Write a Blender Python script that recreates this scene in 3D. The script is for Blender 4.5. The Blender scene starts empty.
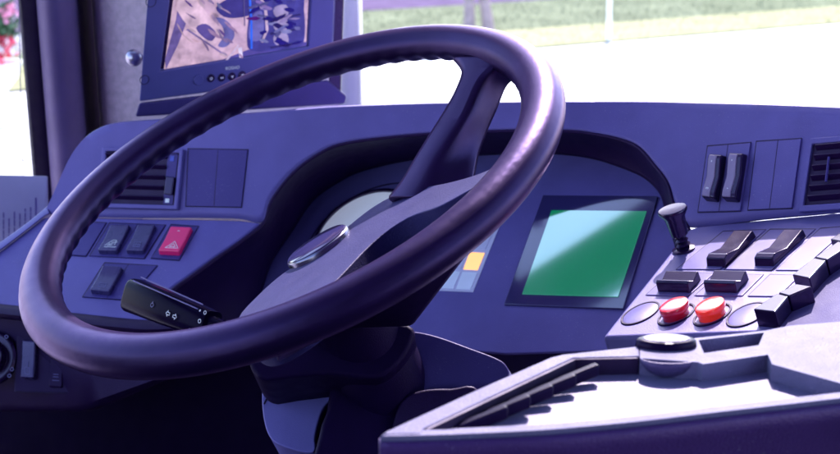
import bpy, bmesh, math, random
from mathutils import Vector, Matrix
random.seed(7)
S = bpy.context.scene
COL = S.collection
V = Vector

# ------------------------------------------------------------------ camera
F = 1300.0
CZ = 2.2
PH = math.radians(16)
CAM = V((0, 0, CZ))
RT = V((1, 0, 0)); UP = V((0, math.sin(PH), math.cos(PH))); FW = V((0, math.cos(PH), -math.sin(PH)))
cd = bpy.data.cameras.new('camera'); co = bpy.data.objects.new('camera', cd); COL.objects.link(co)
co.location = CAM; co.rotation_euler = (math.pi/2 - PH, 0, 0)
cd.sensor_width = 36; cd.lens = 36*F/840; cd.clip_start = .02; cd.clip_end = 400
cd.dof.use_dof = True; cd.dof.focus_distance = 1.06; cd.dof.aperture_fstop = 12.0
S.camera = co

def c2w(v): return RT*v[0] + UP*v[1] - FW*v[2]          # camera frame (z toward viewer) -> world direction
def ray(px, py): return FW + RT*((px-420)/F) + UP*((227-py)/F)
def P(px, py, d): return CAM + ray(px, py)*d
def w2p(w):
    q = w - CAM; d = q.dot(FW); return (420+F*q.dot(RT)/d, 227-F*q.dot(UP)/d, d)

class Plane:
    """A plane through a point, its normal given in the frame of the line of sight there."""
    def __init__(s, px, py, d, n):
        s.o = P(px, py, d)
        z = -ray(px, py).normalized(); x = UP.cross(z).normalized(); y = z.cross(x)
        s.n = (x*n[0] + y*n[1] + z*n[2]).normalized()
    def at(s, p, h=0.0):
        r = ray(p[0], p[1]); t = (s.o + s.n*h - CAM).dot(s.n)/r.dot(s.n)
        return CAM + r*t
    def depth(s, p): return (s.at(p)-CAM).dot(FW)
class PlaneW(Plane):
    def __init__(s, o, n): s.o = o; s.n = n.normalized()

# wheel plane (circle fitted), hub plate plane
WC = CAM + c2w((-.1121, .0406, -1.0944)); WN = c2w((-.3436, .8027, .4875)).normalized()
WP = PlaneW(WC, WN)
PE = PlaneW(P(320, 248, 1.131), c2w((-.517, .827, .22)))
PU = Plane(215, 178, 1.45, (-.41, .2, 1))
PL = Plane(190, 218, PU.depth((190, 218)), (-.41, 1.05, 1))
PC = Plane(584, 250, 1.33, (-.41, .867, 1))
PR = Plane(618, 165, PU.depth((618, 165)), (-.72, .43, 1))
PW = Plane(690, 226, PR.depth((690, 226)), (-.72, 2.6, 1))
PN = PlaneW(P(640, 390, .72), V((0, 0, 1)))
PM = Plane(235, 50, 1.55, (.55, -.4, 1))
PF = Plane(60, 330, 1.37, (-.41, .12, 1))

# ------------------------------------------------------------------ materials
TINT = (.76, .52, 1.0)
def mat(name, col, rough=.5, bump=0.0, scale=600, var=.12, spec=.5, metal=0, emit=None, es=1, coat=0, vscale=30, detail=3, trans=0, sss=0, dust=0):
    m = bpy.data.materials.new(name); m.use_nodes = True
    nt = m.node_tree; b = nt.nodes['Principled BSDF']
    b.inputs['Base Color'].default_value = (*col, 1); b.inputs['Roughness'].default_value = rough
    b.inputs['Specular Tint'].default_value = (*(TINT if max(col) < .4 and not metal else (1, 1, 1)), 1); b.inputs['Coat Tint'].default_value = (1, 1, 1, 1)
    b.inputs['Metallic'].default_value = metal; b.inputs['Specular IOR Level'].default_value = spec
    b.inputs['Coat Weight'].default_value = coat; b.inputs['Coat Roughness'].default_value = .08
    if trans: b.inputs['Transmission Weight'].default_value = trans
    if sss:
        b.inputs['Subsurface Weight'].default_value = sss; b.inputs['Subsurface Radius'].default_value = (.01, .002, .002); b.inputs['Subsurface Scale'].default_value = 1
    tc = nt.nodes.new('ShaderNodeTexCoord')
    if var:
        n = nt.nodes.new('ShaderNodeTexNoise'); n.inputs['Scale'].default_value = vscale; n.inputs['Detail'].default_value = 5
        nt.links.new(tc.outputs['Object'], n.inputs['Vector'])
        r = nt.nodes.new('ShaderNodeMapRange'); r.inputs['From Min'].default_value = .3; r.inputs['From Max'].default_value = .7
        r.inputs['To Min'].default_value = 1-var; r.inputs['To Max'].default_value = 1+var
        nt.links.new(n.outputs['Fac'], r.inputs['Value'])
        x = nt.nodes.new('ShaderNodeVectorMath'); x.operation = 'SCALE'; x.inputs[0].default_value = col
        nt.links.new(r.outputs['Result'], x.inputs['Scale']); nt.links.new(x.outputs['Vector'], b.inputs['Base Color'])
        r2 = nt.nodes.new('ShaderNodeMapRange'); r2.inputs['From Min'].default_value = .3; r2.inputs['From Max'].default_value = .7
        r2.inputs['To Min'].default_value = rough*(1-var); r2.inputs['To Max'].default_value = min(1, rough*(1+var))
        n2 = nt.nodes.new('ShaderNodeTexNoise'); n2.inputs['Scale'].default_value = vscale*2.3; n2.inputs['Detail'].default_value = 6
        nt.links.new(tc.outputs['Object'], n2.inputs['Vector']); nt.links.new(n2.outputs['Fac'], r2.inputs['Value']); nt.links.new(r2.outputs['Result'], b.inputs['Roughness'])
    if dust:
        n = nt.nodes.new('ShaderNodeTexNoise'); n.inputs['Scale'].default_value = 750; n.inputs['Detail'].default_value = 2
        n3 = nt.nodes.new('ShaderNodeTexNoise'); n3.inputs['Scale'].default_value = 18; n3.inputs['Detail'].default_value = 4
        rm = nt.nodes.new('ShaderNodeMapRange'); rm.inputs['From Min'].default_value = .66; rm.inputs['From Max'].default_value = .76; rm.inputs['To Max'].default_value = dust
        rm2 = nt.nodes.new('ShaderNodeMapRange'); rm2.inputs['From Min'].default_value = .4; rm2.inputs['From Max'].default_value = .65
        mu = nt.nodes.new('ShaderNodeMath'); mu.operation = 'MULTIPLY'; mx = nt.nodes.new('ShaderNodeMixRGB'); mx.inputs['Color2'].default_value = (.5, .46, .6, 1)
        nt.links.new(tc.outputs['Object'], n.inputs['Vector']); nt.links.new(tc.outputs['Object'], n3.inputs['Vector'])
        nt.links.new(n.outputs['Fac'], rm.inputs['Value']); nt.links.new(n3.outputs['Fac'], rm2.inputs['Value'])
        nt.links.new(rm.outputs[0], mu.inputs[0]); nt.links.new(rm2.outputs[0], mu.inputs[1]); nt.links.new(mu.outputs[0], mx.inputs['Fac'])
        nt.links.new(x.outputs['Vector'], mx.inputs['Color1']); nt.links.new(mx.outputs['Color'], b.inputs['Base Color'])
    if bump:
        n = nt.nodes.new('ShaderNodeTexNoise'); n.inputs['Scale'].default_value = scale; n.inputs['Detail'].default_value = detail
        nt.links.new(tc.outputs['Object'], n.inputs['Vector'])
        bp = nt.nodes.new('ShaderNodeBump'); bp.inputs['Strength'].default_value = bump; bp.inputs['Distance'].default_value = .001
        nt.links.new(n.outputs['Fac'], bp.inputs['Height']); nt.links.new(bp.outputs['Normal'], b.inputs['Normal'])
    if emit:
        b.inputs['Emission Color'].default_value = (*emit, 1); b.inputs['Emission Strength'].default_value = es
    return m

def leather():
    m = mat('leather', (.017, .007, .048), .33, var=.12, vscale=25, metal=.6)
    m.node_tree.nodes['Principled BSDF'].inputs['Specular Tint'].default_value = (.78, .62, 1, 1)
    nt = m.node_tree; b = nt.nodes['Principled BSDF']; tc = nt.nodes.new('ShaderNodeTexCoord')
    v = nt.nodes.new('ShaderNodeTexVoronoi'); v.feature = 'DISTANCE_TO_EDGE'; v.inputs['Scale'].default_value = 560
    n = nt.nodes.new('ShaderNodeTexNoise'); n.inputs['Scale'].default_value = 160; n.inputs['Detail'].default_value = 6; n.inputs['Distortion'].default_value = 1.5
    d = nt.nodes.new('ShaderNodeMixRGB'); d.inputs['Fac'].default_value = .02
    nt.links.new(tc.outputs['Object'], d.inputs['Color1']); nt.links.new(n.outputs['Color'], d.inputs['Color2'])
    nt.links.new(tc.outputs['Object'], n.inputs['Vector']); nt.links.new(d.outputs['Color'], v.inputs['Vector'])
    c = nt.nodes.new('ShaderNodeMath'); c.operation = 'MULTIPLY_ADD'; c.inputs[1].default_value = .8
    nt.links.new(v.outputs['Distance'], c.inputs[0])
    lo = nt.nodes.new('ShaderNodeMath'); lo.operation = 'MULTIPLY'; lo.inputs[1].default_value = .02
    nt.links.new(n.outputs['Fac'], lo.inputs[0]); nt.links.new(lo.outputs[0], c.inputs[2])
    bp = nt.nodes.new('ShaderNodeBump'); bp.inputs['Strength'].default_value = .15; bp.inputs['Distance'].default_value = .001
    nt.links.new(c.outputs[0], bp.inputs['Height']); nt.links.new(bp.outputs['Normal'], b.inputs['Normal'])
    return m

M = {}
M['dash'] = mat('violet_plastic', (.108, .088, .300), .42, .28, 1100, .08, dust=.35)
M['dash2'] = mat('lilac_plastic', (.15, .12, .32), .45, .35, 900, .06)
M['wing'] = mat('pale_lilac_plastic', (.155, .130, .345), .36, .3, 900, .05, dust=.4)
M['tile'] = mat('tile_plastic', (.034, .025, .16), .38, .25, 1200, .06, dust=.3)
M['tile2'] = mat('lilac_tile_plastic', (.130, .108, .31), .33, .2, 1200, .05)
M['gap'] = mat('dark_gap', (.010, .005, .030), .6)
M['black'] = mat('black_plastic', (.010, .003, .032), .24, .06, 900, .1, coat=.25)
M['rock'] = mat('switch_plastic', (.034, .026, .105), .28, .10, 900, .08, coat=.3)
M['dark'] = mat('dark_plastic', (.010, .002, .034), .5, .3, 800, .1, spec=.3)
M['leather'] = leather()
M['pad'] = mat('hub_foam', (.024, .021, .098), .58, .45, 600, .08, detail=8, dust=.25, spec=.3)
M['rocklil'] = mat('switch_sheen_lilac', (.26, .20, .33), .30, .1, 900, .08, coat=.2)  # pale lilac stands in for gloss on the rocker faces
M['shroud'] = mat('sunlit_shroud_plastic', (.155, .130, .38), .45, .2, 900, .06)  # paler base puts the sunlit patch on the shroud into the colour
M['stalk'] = mat('stalk_plastic', (.004, .001, .018), .22, .05, 900, .1, spec=.04)
M['rail'] = mat('key_rail_plastic', (.085, .070, .19), .65, .3, 900, .08, spec=.2, dust=.4)
M['void'] = mat('footwell_shade', (.004, .001, .014), .8, spec=.1)  # near-black base carries the shade of the footwell
M['chute'] = mat('shaded_chute_plastic', (.060, .045, .13), .4, .4, 700, .06, dust=.3)  # console plastic darkened to hold the shade in the chute
M['lever'] = mat('lever_plastic', (.005, .002, .024), .30, .06, 900, .1, spec=.12)
M['chrome'] = mat('chrome', (.15, .135, .21), .26, var=.05, metal=1)
M['ball'] = mat('knob_metal', (.30, .27, .38), .32, var=.08, metal=1)
M['rimcon'] = mat('console_rim_plastic', (.125, .112, .215), .55, .6, 700, .08, dust=.8, spec=.2)
M['column'] = mat('column_plastic', (.007, .002, .026), .55, .3, 800, .1, spec=.12)
M['knee'] = mat('shaded_dash_plastic', (.045, .032, .150), .5, .25, 1100, .08, spec=.3, dust=.3)  # dash plastic with the knee panel's shade in its colour
M['badge'] = mat('badge_enamel', (.035, .025, .085), .18, var=.05, coat=.4)
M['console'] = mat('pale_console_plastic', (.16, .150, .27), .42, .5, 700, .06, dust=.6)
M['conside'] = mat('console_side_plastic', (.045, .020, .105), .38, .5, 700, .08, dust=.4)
M['ink'] = mat('white_ink', (.80, .78, .86), .5, var=.05)
M['inkdim'] = mat('dim_ink', (.16, .15, .32), .5, var=.05)
M['red'] = mat('magenta_red_plastic', (.85, .018, .16), .32, .08, 900, .06, coat=.15)
M['btnred'] = mat('red_button_plastic', (.70, .012, .05), .32, .05, 900, .05, coat=1, sss=.15)
M['btnorange'] = mat('orange_red_button_plastic', (.80, .03, .02), .32, .05, 900, .05, coat=1, sss=.5, emit=(.9, .04, .02), es=.06)  # weak glow stands in for sunlight passing through the button
M['felt'] = mat('pillar_felt', (.86, .68, .78), .85, .8, 330, .12, vscale=120)
M['pillar'] = mat('pillar_plastic', (.105, .075, .20), .55, .4, 700, .08)
M['seal'] = mat('rubber_seal', (.006, .002, .024), .7, .2, 600, spec=.1)
M['pale'] = mat('pale_frame', (.62, .56, .68), .5, .2, 600, .05)
M['monitor'] = mat('monitor_plastic', (.070, .070, .245), .38, .25, 900, .06)
M['dial'] = mat('dial_face', (.85, .87, .98), .35, var=.03, emit=(.75, .8, 1), es=.05)  # faint emission added to brighten the dial
M['lampw'] = mat('lamp_white', (.80, .82, .95), .3, var=.05)
M['lampl'] = mat('lamp_lilac', (.58, .54, .74), .3, var=.05)
M['lampo'] = mat('lamp_orange', (.95, .42, .14), .3, var=.1, emit=(1, .45, .16), es=.25)
M['lcd'] = mat('green_display', (.002, .12, .07), .10, var=.04, emit=(.0, .27, .10), es=.17, coat=1)
M['lcdbez'] = mat('display_bezel', (.030, .024, .110), .10, var=.04, coat=1)
M['lcddim'] = mat('display_segment', (.002, .11, .066), .2, var=.04, coat=.3)
for q in ('lcd', 'lcdbez'):
    b = M[q].node_tree.nodes['Principled BSDF']; b.inputs['Coat IOR'].default_value = 4.0 if q == 'lcd' else 1.8; b.inputs['Coat Roughness'].default_value = .05
def emis(name, c, e=.8):
    m = mat(name, tuple(x*.25 for x in c), .25, var=.04, emit=c, es=e*.27, coat=.1)
    nt = m.node_tree; tc = nt.nodes.new('ShaderNodeTexCoord'); n = nt.nodes.new('ShaderNodeTexNoise'); n.inputs['Scale'].default_value = 70; n.inputs['Detail'].default_value = 7; n.inputs['Roughness'].default_value = .65
    rm = nt.nodes.new('ShaderNodeMapRange'); rm.inputs['From Min'].default_value = .3; rm.inputs['From Max'].default_value = .7; rm.inputs['To Min'].default_value = .45; rm.inputs['To Max'].default_value = 1.35
    x = nt.nodes.new('ShaderNodeVectorMath'); x.operation = 'SCALE'; x.inputs[0].default_value = c
    nt.links.new(tc.outputs['Object'], n.inputs['Vector']); nt.links.new(n.outputs['Fac'], rm.inputs['Value']); nt.links.new(rm.outputs[0], x.inputs['Scale']); nt.links.new(x.outputs['Vector'], nt.nodes['Principled BSDF'].inputs['Emission Color'])
    return m

# ------------------------------------------------------------------ object helpers
def link(name, me, m, parent=None, bevel=0, seg=3, solid=0, sub=0, angle=35, flat=False):
    vs = me.vertices
    c = V((0, 0, 0))
    if len(vs):
        lo = V([min(v.co[i] for v in vs) for i in range(3)]); hi = V([max(v.co[i] for v in vs) for i in range(3)]); c = (lo+hi)/2
    me.transform(Matrix.Translation(-c))
    o = bpy.data.objects.new(name, me); COL.objects.link(o)
    if m: me.materials.append(m)
    if parent: o.parent = parent; o.location = c - wloc(parent)
    else: o.location = c
    o['wl'] = list(c)
    if not flat:
        me.shade_smooth()
        if not bevel: me.set_sharp_from_angle(angle=math.radians(angle))
    if sub:
        k = o.modifiers.new('sub', 'SUBSURF'); k.levels = k.render_levels = sub
    if solid:
        k = o.modifiers.new('solid', 'SOLIDIFY'); k.thickness = solid; k.offset = -1
    if bevel:
        k = o.modifiers.new('bevel', 'BEVEL'); k.width = bevel; k.segments = seg; k.limit_method = 'ANGLE'; k.angle_limit = math.radians(32); k.harden_normals = True
    return o
def wloc(o): return V(o['wl'])
def fin(bm, name='m'):
    bmesh.ops.recalc_face_normals(bm, faces=bm.faces)
    me = bpy.data.meshes.new(name); bm.to_mesh(me); bm.free(); return me
def obj(name, bm, m, parent=None, **k): return link(name, fin(bm, name), m, parent, **k)
def thing(name, label, cat, loc, group=None):
    o = bpy.data.objects.new(name, None); COL.objects.link(o); o.location = loc; o.empty_display_size = .05
    o['wl'] = list(loc); o['label'] = label; o['category'] = cat
    if group: o['group'] = group
    return o
def tag(o, label, cat, group=None):
    o['label'] = label; o['category'] = cat
    if group: o['group'] = group
    return o
def struct(o, kind='structure'): o['kind'] = kind; return o

def cr(pts, n=6, closed=False):
    """Catmull-Rom through points (tuples of any size)."""
    pts = [tuple(p) for p in pts]; N = len(pts); out = []
    rng = N if closed else N-1
    for i in range(rng):
        g = (lambda j: pts[j % N]) if closed else (lambda j: pts[max(0, min(N-1, j))])
        a, b, c, d = g(i-1), g(i), g(i+1), g(i+2)
        for k in range(n):
            t = k/n
            out.append(tuple(.5*((2*b[q]) + (-a[q]+c[q])*t + (2*a[q]-5*b[q]+4*c[q]-d[q])*t*t + (-a[q]+3*b[q]-3*c[q]+d[q])*t**3) for q in range(len(b))))
    if not closed: out.append(pts[-1])
    return out
def prism(bm, top, vec):
    a = [bm.verts.new(p) for p in top]; b = [bm.verts.new(p+vec) for p in top]; n = len(a)
    bm.faces.new(a); bm.faces.new(b[::-1])
    for i in range(n): bm.faces.new((a[i], b[i], b[(i+1) % n], a[(i+1) % n]))
def slab(pl, poly, h1, h0, bm=None):
    """Solid whose upper outline (height h1 over the plane) is POLY, going down to h0."""
    bm = bm or bmesh.new(); prism(bm, [pl.at(p, h1) for p in poly], pl.n*(h0-h1)); return bm
def grid(bm, rows):
    vr = [[bm.verts.new(p) for p in r] for r in rows]
    for i in range(len(vr)-1):
        for j in range(len(vr[0])-1):
            bm.faces.new((vr[i][j], vr[i][j+1], vr[i+1][j+1], vr[i+1][j]))
def lathe(bm, o, ax, prof, n=32, cap=True):
    ax = ax.normalized(); u = ax.orthogonal().normalized(); w = ax.cross(u)
    rings = [[bm.verts.new(o + ax*h + (u*math.cos(2*math.pi*k/n)+w*math.sin(2*math.pi*k/n))*r) for k in range(n)] for r, h in prof]
    for a, b in zip(rings, rings[1:]):
        for k in range(n): bm.faces.new((a[k], a[(k+1) % n], b[(k+1) % n], b[k]))
    if cap: bm.faces.new(rings[0][::-1]); bm.faces.new(rings[-1])
def ringmesh(bm, o, ax, r0, r1, h0, h1, n=48): # annular solid
    ax = ax.normalized(); u = ax.orthogonal().normalized(); w = ax.cross(u)
    prof = [(r0, h0), (r1, h0), (r1, h1), (r0, h1)]
    R = [[bm.verts.new(o + ax*h + (u*math.cos(2*math.pi*k/n)+w*math.sin(2*math.pi*k/n))*r) for k in range(n)] for r, h in prof]
    for i in range(4):
        a, b = R[i], R[(i+1) % 4]
        for k in range(n): bm.faces.new((a[k], a[(k+1) % n], b[(k+1) % n], b[k]))
def tube(bm, pts, r, n=10):
    rr = r if isinstance(r, (list, tuple)) else [r]*len(pts)
    prev = None; R = []
    for i, p in enumerate(pts):
        t = (pts[min(i+1, len(pts)-1)]-pts[max(i-1, 0)]).normalized()
        u = (prev - t*prev.dot(t)).normalized() if prev else t.orthogonal().normalized(); prev = u; w = t.cross(u)
        R.append([bm.verts.new(p+(u*math.cos(2*math.pi*k/n)+w*math.sin(2*math.pi*k/n))*rr[i]) for k in range(n)])
    for a, b in zip(R, R[1:]):
        for k in range(n): bm.faces.new((a[k], a[(k+1) % n], b[(k+1) % n], b[k]))
    bm.faces.new(R[0][::-1]); bm.faces.new(R[-1])
def boxv(bm, c, a, b, d):  # box centred c with half vectors
    vs = {}
    for i in (-1, 1):
        for j in (-1, 1):
            for k in (-1, 1): vs[i, j, k] = bm.verts.new(c + a*i + b*j + d*k)
    for f in ([(-1,-1,-1),(-1,1,-1),(1,1,-1),(1,-1,-1)], [(-1,-1,1),(1,-1,1),(1,1,1),(-1,1,1)], [(-1,-1,-1),(1,-1,-1),(1,-1,1),(-1,-1,1)],
              [(-1,1,-1),(-1,1,1),(1,1,1),(1,1,-1)], [(-1,-1,-1),(-1,-1,1),(-1,1,1),(-1,1,-1)], [(1,-1,-1),(1,1,-1),(1,1,1),(1,-1,1)]):
        bm.faces.new([vs[q] for q in f])
def hole(pl, poly, h, depth):
    bm = bmesh.new(); prism(bm, [pl.at(p, h)+pl.n*.01 for p in poly], pl.n*-(depth+.01)); return bm
def cut(o, *cutters):
    for bm in cutters:
        me = fin(bm, 'cut'); c = bpy.data.objects.new('cut', me); COL.objects.link(c)
        k = o.modifiers.new('bool', 'BOOLEAN'); k.operation = 'DIFFERENCE'; k.solver = 'EXACT'; k.object = c
        o.modifiers.move(len(o.modifiers)-1, 0)
        mods = [(x, x.show_viewport) for x in o.modifiers if x != k]
        for x, _ in mods: x.show_viewport = False
        bpy.context.view_layer.update(); dg = bpy.context.evaluated_depsgraph_get()
        nm = bpy.data.meshes.new_from_object(o.evaluated_get(dg)); o.modifiers.remove(k)
        for x, v in mods: x.show_viewport = v
        print('CUT', o.name, len(o.data.vertices), len(nm.vertices)); o.data = nm; bpy.data.objects.remove(c)
        nm.shade_smooth()

class Cell:
    """A rectangle on a plane from three measured corners: lower left, lower right, upper left."""
    def __init__(s, pl, bl, br, tl, h=0):
        a, b, c = pl.at(bl, h), pl.at(br, h), pl.at(tl, h)
        s.o = a; s.u = (b-a); s.w = s.u.length; s.u.normalize(); s.n = pl.n
        s.v = s.n.cross(s.u).normalized(); s.l = (c-a).dot(s.v); s.sk = (c-a).dot(s.u)
        if s.l < 0: s.v = -s.v; s.l = -s.l
        s.h = h
    def p(s, x, y, z=0):  # x, y in 0..1
        return s.o + s.u*(x*s.w + y*s.sk) + s.v*(y*s.l) + s.n*z
def strokes(bm, cell, lines, t=.0006, z=.0004):
    """Thin raised ink lines in a cell's unit coordinates."""
    for ln in lines:
        for a, b in zip(ln, ln[1:]):
            A, B = cell.p(*a, z), cell.p(*b, z); d = (B-A)
            if d.length < 1e-6: continue
            d.normalize(); s = cell.n.cross(d)*t*.5
            boxv(bm, (A+B)/2, d*((B-A).length/2+t*.4), s, cell.n*.00015)
SYM = {
 'ramp': [[(.15, .1), (.9, .1)], [(.15, .25), (.5, .7), (.75, .7), (.75, .3)], [(.3, .25), (.6, .25)], [(.35, .35), (.62, .4)], [(.5, .5), (.85, .55)]],
 'heater': [[(.2, .15), (.8, .15), (.8, .75), (.2, .75), (.2, .15)], [(.4, .15), (.4, .75)], [(.6, .15), (.6, .75)], [(.2, .45), (.8, .45)]],
 'triangle': [[(.1, .15), (.9, .15), (.5, .9), (.1, .15)], [(.32, .3), (.68, .3), (.5, .63), (.32, .3)]],
 'square': [[(.2, .2), (.8, .2), (.8, .7), (.2, .7), (.2, .2)], [(.35, .45), (.65, .45)]],
 'lamp': [[(.25, .1), (.75, .1), (.8, .6), (.2, .6), (.25, .1)], [(.5, .65), (.5, 1)]],
 'door': [[(.1, .1), (.1, .8), (.9, .8), (.9, .1)]],
 'bars': [[(.1, .2), (.9, .2)], [(.2, .55), (.8, .55)], [(.2, .8), (.8, .8)]],
 'dots': [[(.4, .4), (.6, .6)], [(.4, .6), (.6, .4)]],
 'ring': [[(.5+.35*math.cos(a*.785), .5+.35*math.sin(a*.785)) for a in range(9)]],
}
def rocker(parent, pl, bl, br, tl, h, m, sym=None, ink='ink', drop=None, name='rocker_switch', label=None, box=(.22, .08, .8, .38), profile=None, bev=.0016, extra=None):
    """A rocker whose upper face was measured at height H over its plane; it is waisted like a real one."""
    c = Cell(pl, bl, br, tl, h)
    bm = bmesh.new()
    prof = profile or [(0, 0), (.5, -.0012), (1, 0)]
    top = [[c.p(x, y, z) for y, z in prof] for x in (0, 1)]
    base = [[c.p(x, -.05 if k == 0 else 1.05, -h-.001) for k in (0, 1)] for x in (0, 1)]
    A = [bm.verts.new(p) for p in top[0]]; B = [bm.verts.new(p) for p in top[1]]
    a0, a1 = [bm.verts.new(p) for p in base[0]]; b0, b1 = [bm.verts.new(p) for p in base[1]]
    for i in range(len(A)-1): bm.faces.new((A[i], B[i], B[i+1], A[i+1]))
    bm.faces.new([a0]+A+[a1]); bm.faces.new([b1]+B[::-1]+[b0])
    bm.faces.new((a0, b0, B[0], A[0])); bm.faces.new((a1, A[-1], B[-1], b1)); bm.faces.new((a0, a1, b1, b0))
    o = obj(name, bm, m, parent, bevel=bev)
    if label: o['label'] = label
    if sym:
        x0, y0, x1, y1 = box; sc = Cell.__new__(Cell)
        zz = -.0006
        sc.o = c.p(x0, y0, zz); sc.u = c.u; sc.v = c.v; sc.n = c.n; sc.w = (x1-x0)*c.w; sc.l = (y1-y0)*c.l; sc.sk = (y1-y0)*c.sk; sc.h = h
        bm = bmesh.new(); strokes(bm, sc, SYM[sym]); obj('symbol', bm, M[ink], o, flat=True)
    if extra:
        e, ey = extra
        sc = Cell.__new__(Cell); sc.o = c.p(.3, ey, -.0006); sc.u = c.u; sc.v = c.v; sc.n = c.n; sc.w = .4*c.w; sc.l = .14*c.l; sc.sk = .14*c.sk
        bm = bmesh.new(); strokes(bm, sc, SYM[e], t=.0004); obj('symbol', bm, M[ink], o, flat=True)
    return o
def tile(parent, pl, poly, m='tile', name='switch_surround', h=.0015, gap=1.2, lines=()):
    """A let-in tile: a dark gap round it, the tile itself just proud of the gap, and seams across it."""
    c = (sum(p[0] for p in poly)/len(poly), sum(p[1] for p in poly)/len(poly))
    def grow(k):
        out = []
        for p in poly:
            dx, dy = p[0]-c[0], p[1]-c[1]; L = math.hypot(dx, dy); out.append((p[0]+dx/L*k, p[1]+dy/L*k))
        return out
    o = obj(name, slab(pl, poly, h, -.003), M[m], parent, bevel=.0005, seg=2)
    g = slab(pl, grow(gap), h*.4, -.003)
    for a, b in lines:
        A, B = pl.at(a, h), pl.at(b, h); d = (B-A).normalized()
        boxv(g, (A+B)/2, d*((B-A).length/2), pl.n.cross(d)*.00035, pl.n*.00012)
    obj('seam', g, M['gap'], o, flat=True)
    return o

# ------------------------------------------------------------------ dashboard
dash = thing('dashboard', 'violet grey bus dashboard with switches, air vents and green display behind the steering wheel', 'dashboard', P(420, 300, 1.45))
def smin(a, b, k=.007): return -k*math.log(math.exp(-a/k)+math.exp(-b/k)) if abs(a-b) < .2 else min(a, b)
def DD(p):
    a, b = PU.depth(p), PR.depth(p); m = min(a, b); k = .018
    return m - k*math.log(1+math.exp(-abs(a-b)/k))
def DU(p): return P(p[0], p[1], DD(p))
pairs = [((46, 209), (47, 213)), ((55, 190), (60, 216)), ((68, 161), (85, 217)), ((80, 143), (110, 217.5)), ((95, 131), (140, 218)), ((115, 124), (170, 218)),
 ((150, 121), (205, 218)), ((200, 117.5), (240, 219)), ((235, 115), (262, 222)), ((250, 114), (270, 200)), ((275, 112), (292, 172)), ((310, 109), (319, 152)),
 ((340, 107), (345, 142)), ((400, 104.5), (400, 135)), ((460, 103), (460, 131)), ((540, 102), (540, 129)), ((590, 102), (590, 132)), ((625, 102), (634, 143)),
 ((650, 102.3), (656, 165)), ((668, 102.6), (669, 183)), ((680, 103), (676, 205)), ((700, 103.5), (690, 227)), ((760, 105), (760, 219)), ((840, 108), (840, 211.5)), ((960, 113), (960, 198))]
flat4 = cr([a+b for a, b in pairs], 5)
rows = []
back = [(.30, -.17), (.10, -.05), (.035, -.0135), (.016, -.0035), (.006, .0003)]
tops = [DU(q[:2]) for q in flat4]
for dy, dz in back: rows.append([t + V((0, dy, dz)) for t in tops])
for k in range(13):
    t = k/12; rows.append([DU((q[0]+(q[2]-q[0])*t, q[1]+(q[3]-q[1])*t)) for q in flat4])
bm = bmesh.new(); grid(bm, rows)
obj('dash_top', bm, M['dash'], dash, solid=.004, angle=60)

# brow underside and recess wall, arch edge -> cluster edge
wall = [((160, 302), (225, 352)), ((172, 288), (235, 340)), ((190, 275), (245, 325)), ((215, 257), (255, 305)), ((240, 240), (262, 285)), ((262, 222), (270, 262)), ((270, 200), (290, 232)), ((292, 172), (312, 200)), ((319, 152), (340, 180)),
 ((345, 142), (365, 169)), ((400, 135), (415, 158)), ((460, 131), (465, 154.5)), ((540, 129), (540, 152)), ((590, 132), (590, 157)), ((634, 143), (632, 171)),
 ((656, 165), (652, 182)), ((669, 183), (664, 197)), ((676, 205), (668, 215)), ((690, 227), (674, 240)), ((700, 250), (680, 270))]
def DW(p):
    if p[0] < 262: return PL.at(p)
    return DU(p)
fw = cr([a+b for a, b in wall], 5)
bm = bmesh.new(); rows = []
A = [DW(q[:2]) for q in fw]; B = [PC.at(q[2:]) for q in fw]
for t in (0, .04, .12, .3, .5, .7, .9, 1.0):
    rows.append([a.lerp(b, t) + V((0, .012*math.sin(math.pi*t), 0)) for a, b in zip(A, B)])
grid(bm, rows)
obj('brow', bm, M['dark'], dash, solid=.003, angle=60)  # dark plastic stands in for the shade under the brow

# instrument panel (the surface with gauge, lamps and display)
edge = [q[2:] for q in fw]
bm = bmesh.new(); prism(bm, [PC.at(p) for p in edge + [(672, 300), (640, 349), (505, 353), (420, 345)]], PC.n*-.004)
panel = obj('instrument_panel', bm, M['dash'], dash, bevel=.001, seg=2)
# gauge
import itertools
def fitcircle(pl, pts):
    u = pl.n.orthogonal().normalized(); w = pl.n.cross(u); q = [pl.at(p) for p in pts]; o = q[0]
    xy = [((p-o).dot(u), (p-o).dot(w)) for p in q]
    # least squares x^2+y^2 = 2ax+2by+c
    Mx = Matrix(((0,)*3,)*3); r = V((0, 0, 0))
    for x, y in xy:
        row = V((2*x, 2*y, 1))
        for i in range(3):
            for j in range(3): Mx[i][j] += row[i]*row[j]
            r[i] += row[i]*(x*x+y*y)
    a, b, c = Mx.inverted() @ r
    return o + u*a + w*b, math.sqrt(c+a*a+b*b)
GC, GR = fitcircle(PC, [(301, 250.5), (314, 226), (336, 204), (362.5, 189), (382, 181)])
GC2, GR2 = fitcircle(PC, [(315, 239.5), (327, 219.6), (347, 202), (367, 193), (387, 190)])
print('GAUGE', w2p(GC), GR, w2p(GC2), GR2)
GR = min(GR, .09); GR2 = min(GR2, GR-.008)
bm = bmesh.new(); ringmesh(bm, GC, PC.n, GR-.0008, GR+.0008, -.001, .0006, 96); gauge = obj('gauge', bm, M['gap'], panel, flat=True)
bm = bmesh.new(); ringmesh(bm, GC2, PC.n, GR2-.004, GR2, -.001, .0035, 96); obj('bezel', bm, M['black'], panel, bevel=.0008)
bm = bmesh.new(); lathe(bm, GC2, PC.n, [(GR2-.004, -.001), (GR2-.004, .0008)], 96); obj('dial_face', bm, M['dial'], panel, flat=True)
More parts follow.
